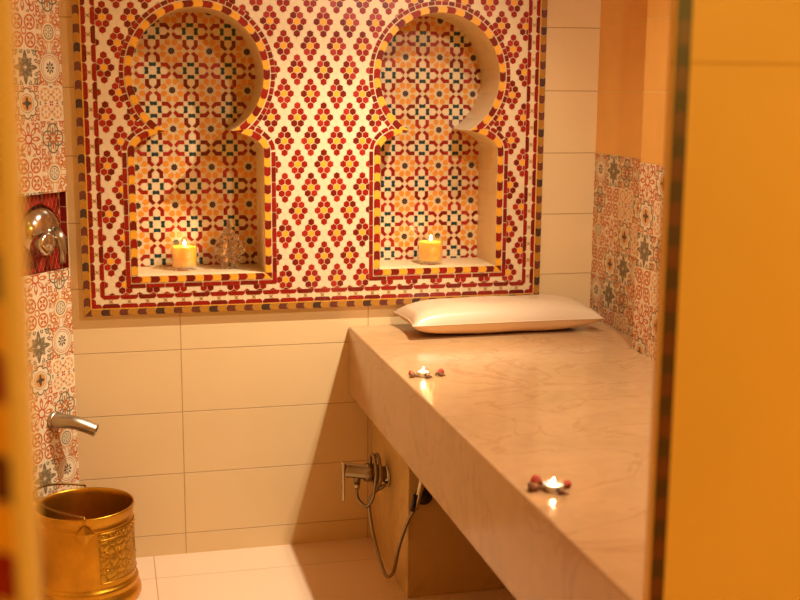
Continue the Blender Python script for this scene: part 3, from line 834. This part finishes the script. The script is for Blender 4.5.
# ------------------------------------------------------------------ valve in the recess
vc = Vector(dpt(.112, 1.318, -RD)); vl = empty('shower_valve', vc, 0); tag(vl, 'round polished chrome shower valve in the red tiled recess', 'faucet')
ang = math.atan2(nrm.y, nrm.x)
Rm = Matrix.Rotation(ang, 4, 'Z')@Matrix.Rotation(PI/2, 4, 'Y')
def vpart(mb, name):
    o = mb.build(name, vl); o.matrix_local = Rm; return o
mb = MB(); mb.lathe([(.001, .046), (.030, .045), (.055, .040), (.075, .030), (.090, .015), (.098, .004), (.100, 0)], 'chrome', 64); vpart(mb, 'escutcheon')
mb = MB(); mb.lathe([(.044, .0), (.044, .058), (.040, .066), (.028, .070), (.001, .071)], 'chrome', 48, (.04, -.032, .0)); vpart(mb, 'knob')
mb = MB(); mb.tube([(-.002, .022, .045), (.03, .034, .062), (.07, .040, .064), (.118, .040, .060)], 0, 'satin', 16, [.024, .022, .015, .012]); vpart(mb, 'lever')

# ------------------------------------------------------------------ mixer with hose on the block
XB = .758
mx = empty('shower_mixer', (XB, -.34, .36)); tag(mx, 'chrome shower mixer with coiled hose low on the bench support', 'faucet')
yc, zc = -.300, .368
mb = MB(); mb.lathe([(.001, .002), (.044, .002), (.044, .006), (.040, .012), (.026, .018)], 'chrome', 40, (XB, yc, zc), 'X'); on_parent(mb, 'escutcheon', mx)
BA, BB = Vector((XB-.008, yc, zc+.006)), Vector((XB-.172, yc, zc+.036))
def bl(t): return BA+(BB-BA)*t
mb = MB(); mb.tube([bl(0), bl(.20), bl(.205), bl(.215), bl(.50), bl(.51), bl(.52), bl(.97), bl(1.0)], 0, 'steel', 36, [.030, .030, .030, .036, .036, .034, .028, .028, .022])
mb.tube([bl(.70), bl(.70)-Vector((0, 0, .050))], .0135, 'steel', 20); on_parent(mb, 'body', mx)
ou = bl(.70)-Vector((0, 0, .045))
mb = MB(); mb.box((BB.x-.010, yc-.016, zc-.085), (BB.x, yc+.016, zc+.066), 'chrome'); o = on_parent(mb, 'lever', mx); bevel(o, .004, 3)
hp = [ou, ou-Vector((0, 0, .05)), (.645, yc-.01, .275), (.668, yc-.03, .262), (.683, yc-.06, .30)]
for q in range(0, 17):
    a = -PI*.2+q*2*PI/8
    hp.append((.690+.0022*q, yc-.012-.068*math.cos(a), .392+.066*math.sin(a)+.0))
hp += [(.690, yc-.035, .31), (.678, yc-.025, .262)]
hp2 = [(.69, -.335, .16), (.705, -.395, .067), (.712, -.47, .034), (.717, -.56, .085), (.728, -.60, .20), (.752, -.635, .31), (.768, -.655, .355), (.772, -.662, .372)]
mb = MB(); mb.tube(smooth_pts(hp+hp2, 8), .0068, 'steel', 12); on_parent(mb, 'hose', mx)
mb = MB(); mb.tube([ou-Vector((0, 0, .002)), ou-Vector((0, 0, .024))], .0115, 'chrome', 12); on_parent(mb, 'hose_nut', mx)

hs = empty('hand_shower', (.775, -.665, .37)); tag(hs, 'chrome hand shower with black grip hanging below the bench edge', 'hand shower')
A = Vector((.772, -.664, .362)); B = Vector((.800, -.672, .50))
mb = MB(); mb.tube([A, A+(B-A)*.3, B], 0, 'chrome', 18, [.0085, .0105, .0125]); on_parent(mb, 'handle', hs)
mb = MB(); mb.tube([A+Vector((-.014, -.004, -.004)), A+(B-A)*.4+Vector((-.014, -.004, 0))], .0085, 'black', 14); on_parent(mb, 'grip', hs)
mb = MB(); hd = (B-A).normalized(); mb.tube([B, B+hd*.035, B+hd*.05], 0, 'chrome', 24, [.014, .034, .036]); on_parent(mb, 'spray_head', hs)
br = empty('shower_bracket', (.80, YF, .42)); tag(br, 'dark wall bracket holding the hand shower under the bench', 'bracket')
mb = MB(); mb.tube([(.812, YF-.003, .395), (.810, YF-.03, .395)], .030, 'black', 24); mb.tube([(.812, YF-.028, .392), (.806, YF-.042, .415)], .022, 'black', 20); on_parent(mb, 'bracket_body', br)

# ------------------------------------------------------------------ candles
def flame(mb, c, h, w, k='flame'):
    prof = [(.0003, 0), (w*.6, h*.10), (w, h*.30), (w*.85, h*.5), (w*.45, h*.75), (.0003, h)]
    mb.lathe(prof, k, 14, c)
def point(name, loc, power, col, r):
    ld = bpy.data.lights.new(name, 'POINT'); ld.energy = power; ld.color = col; ld.shadow_soft_size = r
    o = bpy.data.objects.new(name, ld); COL.objects.link(o); o.location = loc; return o
def jar(x, y, label, h=.110, r=.050, wax_h=.090):
    t = empty('jar_candle', (x, y, ZB+.0005)); tag(t, label, 'candle', 'lit jar candles in the niches')
    mb = MB(); mb.lathe([(.001, 0), (r-.003, 0), (r, .003), (r, h-.001), (r-.0012, h), (r-.0025, h-.001), (r-.0025, .016), (r-.006, .012), (.001, .012)], 'glass', 48); mb.build('glass_cup', t)
    mb = MB(); mb.lathe([(.001, .0145), (r-.0065, .0145), (r-.0030, .019), (r-.0030, wax_h+.002), (r-.006, wax_h), (.001, wax_h-.001)], 'wax', 48); mb.build('wax', t)
    mb = MB(); mb.tube([(0, 0, wax_h-.002), (.001, 0, wax_h+.008)], .0009, 'wick', 6); mb.build('wick', t)
    mb = MB(); flame(mb, (.001, 0, wax_h+.005), .023, .0056); mb.build('flame', t)
    point('candle_flame_light', (x, y, ZB+wax_h+.020), .8, (1, .55, .18), .005)
    return t
jar(.0300, .115, 'yellow candle in a clear glass standing in the left niche')
jar(1.0215, .075, 'yellow candle in a clear glass standing in the right niche')

def tealight(x, y, label, r=.0225):
    t = empty('tealight', (x, y, BH+.0003)); tag(t, label, 'candle', 'tealights on the bench')
    mb = MB(); mb.lathe([(.001, 0), (r-.001, 0), (r, .001), (r, .0155), (r+.0006, .016), (r-.0006, .016), (r-.0008, .002), (.001, .002)], 'alu', 40); mb.build('metal_cup', t)
    mb = MB(); mb.lathe([(.001, .0025), (r-.001, .0025), (r-.001, .0135), (.001, .0125)], 'wax2', 36); mb.build('wax', t)
    mb = MB(); mb.tube([(0, 0, .012), (0, 0, .018)], .0007, 'wick', 6); mb.build('wick', t)
    mb = MB(); flame(mb, (0, 0, .0150), .016, .0042); mb.build('flame', t)
    point('tealight_flame_light', (x, y, BH+.026), .6, (1, .6, .28), .004)
T1, T2 = (.7375, -.872), (.7440, -2.025)
tealight(*T1, 'small lit tealight on the far part of the bench, nearer the pillow')
tealight(*T2, 'small lit tealight on the near part of the bench edge, larger in view', .025)

def bud(x, y, rz, label, s=1.0, stem=0.0, k='budred', tilt=1.2):
    t = empty('dried_rosebud', (x, y, BH+.0005), rz); tag(t, label, 'rosebud', 'dried rosebuds round the tealights')
    mb = MB(); r = .0075*s
    # overlapping petals wrapped round an egg shape lying on its side
    mb.ball((r*1.0, 0, r), r, k, 12, 8, (1.35, 1, 1))
    for q in range(5):
        a = q*2*PI/5; vs = []; fs = []
        for i in range(5):
            for j in range(5):
                u = i/4; w = (-.5+j/4)*1.5; rr = r*(1.0+.35*u)*math.sin(.5+u*1.6)+.0006
                vs.append((r*(-.2+2.3*u), rr*math.cos(a+w), r+rr*math.sin(a+w)))
        for i in range(4):
            for j in range(4): fs.append((i*5+j, i*5+j+1, i*5+j+6, i*5+j+5))
        vs = [(x_, y_, max(z_, .0002)) for x_, y_, z_ in vs]
        mb.mesh(vs, fs, k, True)
    mb.build('petals', t)
    mb = MB(); mb.tube([(-r*.1, 0, r*.9), (-r*1.0, 0, r*.8), (-r*1.6-stem, .002*s, r*.35)], 0, 'budbrown', 8, [r*.75, r*.45, .0011])
    for q in range(5):
        a = q*2*PI/5+.3; mb.tube([(-r*.5, 0, r*.85), (r*.2, r*.85*math.cos(a), max(.001, r*.9+r*.8*math.sin(a))), (r*1.1, r*1.05*math.cos(a), max(.001, r+r*1.0*math.sin(a)))], 0, 'budbrown', 6, [.0018, .0016, .0004])
    mb.build('calyx', t)
bud(T1[0]-.030, T1[1]+.022, 2.4, 'small red rosebud behind the far tealight on its left', .8)
bud(T1[0]-.034, T1[1]-.012, 2.9, 'dark purple-brown rosebud in front of the far tealight on its left', .9, 0, 'budbrown')
bud(T1[0]+.012, T1[1]-.034, 3.0, 'olive brown rosebud with a stem right in front of the far tealight', .8, .0, 'budbrown')
bud(T1[0]+.052, T1[1]+.002, .6, 'red rosebud lying clear to the right of the far tealight', 1.15)
bud(T1[0]+.062, T1[1]-.018, 2.8, 'brown-red rosebud touching the red one right of the far tealight', .75, .0, 'budbrown')
bud(T2[0]-.040, T2[1]+.004, 3.0, 'brownish rosebud at the left of the near tealight', 1.25, 0, 'budbrown')
bud(T2[0]-.020, T2[1]+.036, 2.0, 'red rosebud behind the near tealight on its left', 1.3)
bud(T2[0]+.030, T2[1]+.006, .5, 'slim red rosebud at the right of the near tealight', 1.0)
bud(T2[0]+.012, T2[1]-.036, 2.6, 'dark rosebud with short stem in front of the near tealight', .7, .004, 'budbrown')

# glass bead ornament in the left niche
orn = empty('glass_bead_ornament', (.205, .11, ZB+.0005)); tag(orn, 'clear glass bead ornament beside the candle in the left niche', 'ornament')
def cglass():
    m = bpy.data.materials.new('crystal'); m.use_nodes = True; b = m.node_tree.nodes['Principled BSDF']
    b.inputs['Base Color'].default_value = (1, .95, .88, 1); b.inputs['Roughness'].default_value = .02; b.inputs['Transmission Weight'].default_value = 1; b.inputs['IOR'].default_value = 1.45
    return m
M['crystal'] = cglass()
rows = [(.016, .020, 4, .0155), (.042, .036, 7, .0155), (.070, .047, 8, .0165), (.098, .040, 7, .016), (.124, .026, 5, .0145), (.148, .011, 3, .012), (.168, .0005, 1, .011), (.186, .0005, 1, .009)]
for i, (z, R_, n, r) in enumerate(rows):
    mb = MB()
    for q in range(n):
        a = 2*PI*(q+.5*(i % 2))/n; mb.ball((R_*math.cos(a), R_*math.sin(a), z), r, 'crystal', 12, 8)
    mb.build('bead_ring', orn)
mb = MB(); mb.tube([(0, 0, .001), (0, 0, .186)], .0012, 'steel', 6); mb.build('wire', orn)

# ------------------------------------------------------------------ doorway in front: partition at right, pillar at left
mb = MB(); X0 = .603
mb.box((X0, YD-.03, 0), (3.0, YD-.014, H), 'tile_part')
pw = struct(mb.build('wall_front'))
mb = MB(); em3 = lambda pl, k: mb.face([(x, YD-.0315, z) for x, z in pl], k)
mb.face([(X0+.003, YD-.0308, 0), (X0+.029, YD-.0308, 0), (X0+.029, YD-.0308, H), (X0+.003, YD-.0308, H)], 'brown')
band([(X0+.004, H), (X0+.004, .0)], .0, .023, 78, ['dark', 'brown'], em3, .002, -.005)
mb.build('mosaic_trim', pw)
mb = MB(); XP = -.331; YPn = -3.56
mb.box((-3.0, YPn-.0, 0), (XP, YPn+.12, H), 'tile_near')
pl_ = struct(mb.build('wall_doorway'))
mb = MB(); em4 = lambda pl, k: mb.face([(x, YPn-.0015, z) for x, z in pl], k)
band([(XP-.034, H), (XP-.034, 0)], .0, .022, 66, ['yellow', 'brown', 'yellow', 'red'], em4, .002, -.006)
mb.build('mosaic_trim', pl_)
# far side walls of the lobby the picture is taken from
mb = MB(); mb.box((-3.1, -6.4, 0), (-3.0, YPn+.12, H), 'tile_near'); struct(mb.build('wall_lobby_left'))
mb = MB(); mb.box((3.0, -6.4, 0), (3.1, YD, H), 'tile_near'); struct(mb.build('wall_lobby_right'))
mb = MB(); mb.box((-3.1, -6.5, 0), (3.1, -6.4, H), 'tile_near'); struct(mb.build('wall_lobby_back'))

# ------------------------------------------------------------------ light
def spot(name, loc, tgt, power, col, size, r, blend=1):
    ld = bpy.data.lights.new(name, 'SPOT'); ld.energy = power; ld.color = col; ld.spot_size = math.radians(size); ld.spot_blend = blend; ld.shadow_soft_size = r
    o = bpy.data.objects.new(name, ld); COL.objects.link(o); o.location = loc
    o.rotation_euler = (Vector(tgt)-Vector(loc)).to_track_quat('-Z', 'Y').to_euler(); return o
KEY = (.93, .88, .74)
spot('ceiling_downlight', (1.15, -.90, 2.69), (-.1, -.6, .3), 66, KEY, 140, .022)
spot('added_wall_floor_spot', (1.15, -.90, 2.69), (.05, -.1, .25), 172, KEY, 66, .022)  # extra spot at the downlight's position, added to brighten lower wall and floor
spot('added_bench_fill_spot', (1.22, -2.25, 2.69), (1.35, -1.4, .9), 94, KEY, 150, .03)  # unseen spot added to lift the near bench and right wall
point('orange_fill', (-.05, -2.3, 2.6), 2, (1, .75, .12), .2)  # unseen soft orange light added as fill for the shaded areas
point('partition_fill', (1.5, -4.9, 2.3), 54, (1, .76, .14), .12)  # unseen light added on the camera side to brighten the partition
w = bpy.data.worlds.new('world'); sc.world = w; w.use_nodes = True
w.node_tree.nodes['Background'].inputs[0].default_value = (1, .55, .2, 1); w.node_tree.nodes['Background'].inputs[1].default_value = .02
sc.view_settings.view_transform = 'Standard'; sc.view_settings.look = 'None'; sc.view_settings.exposure = 0.08; sc.view_settings.gamma = 1
sc.view_settings.use_curve_mapping = False
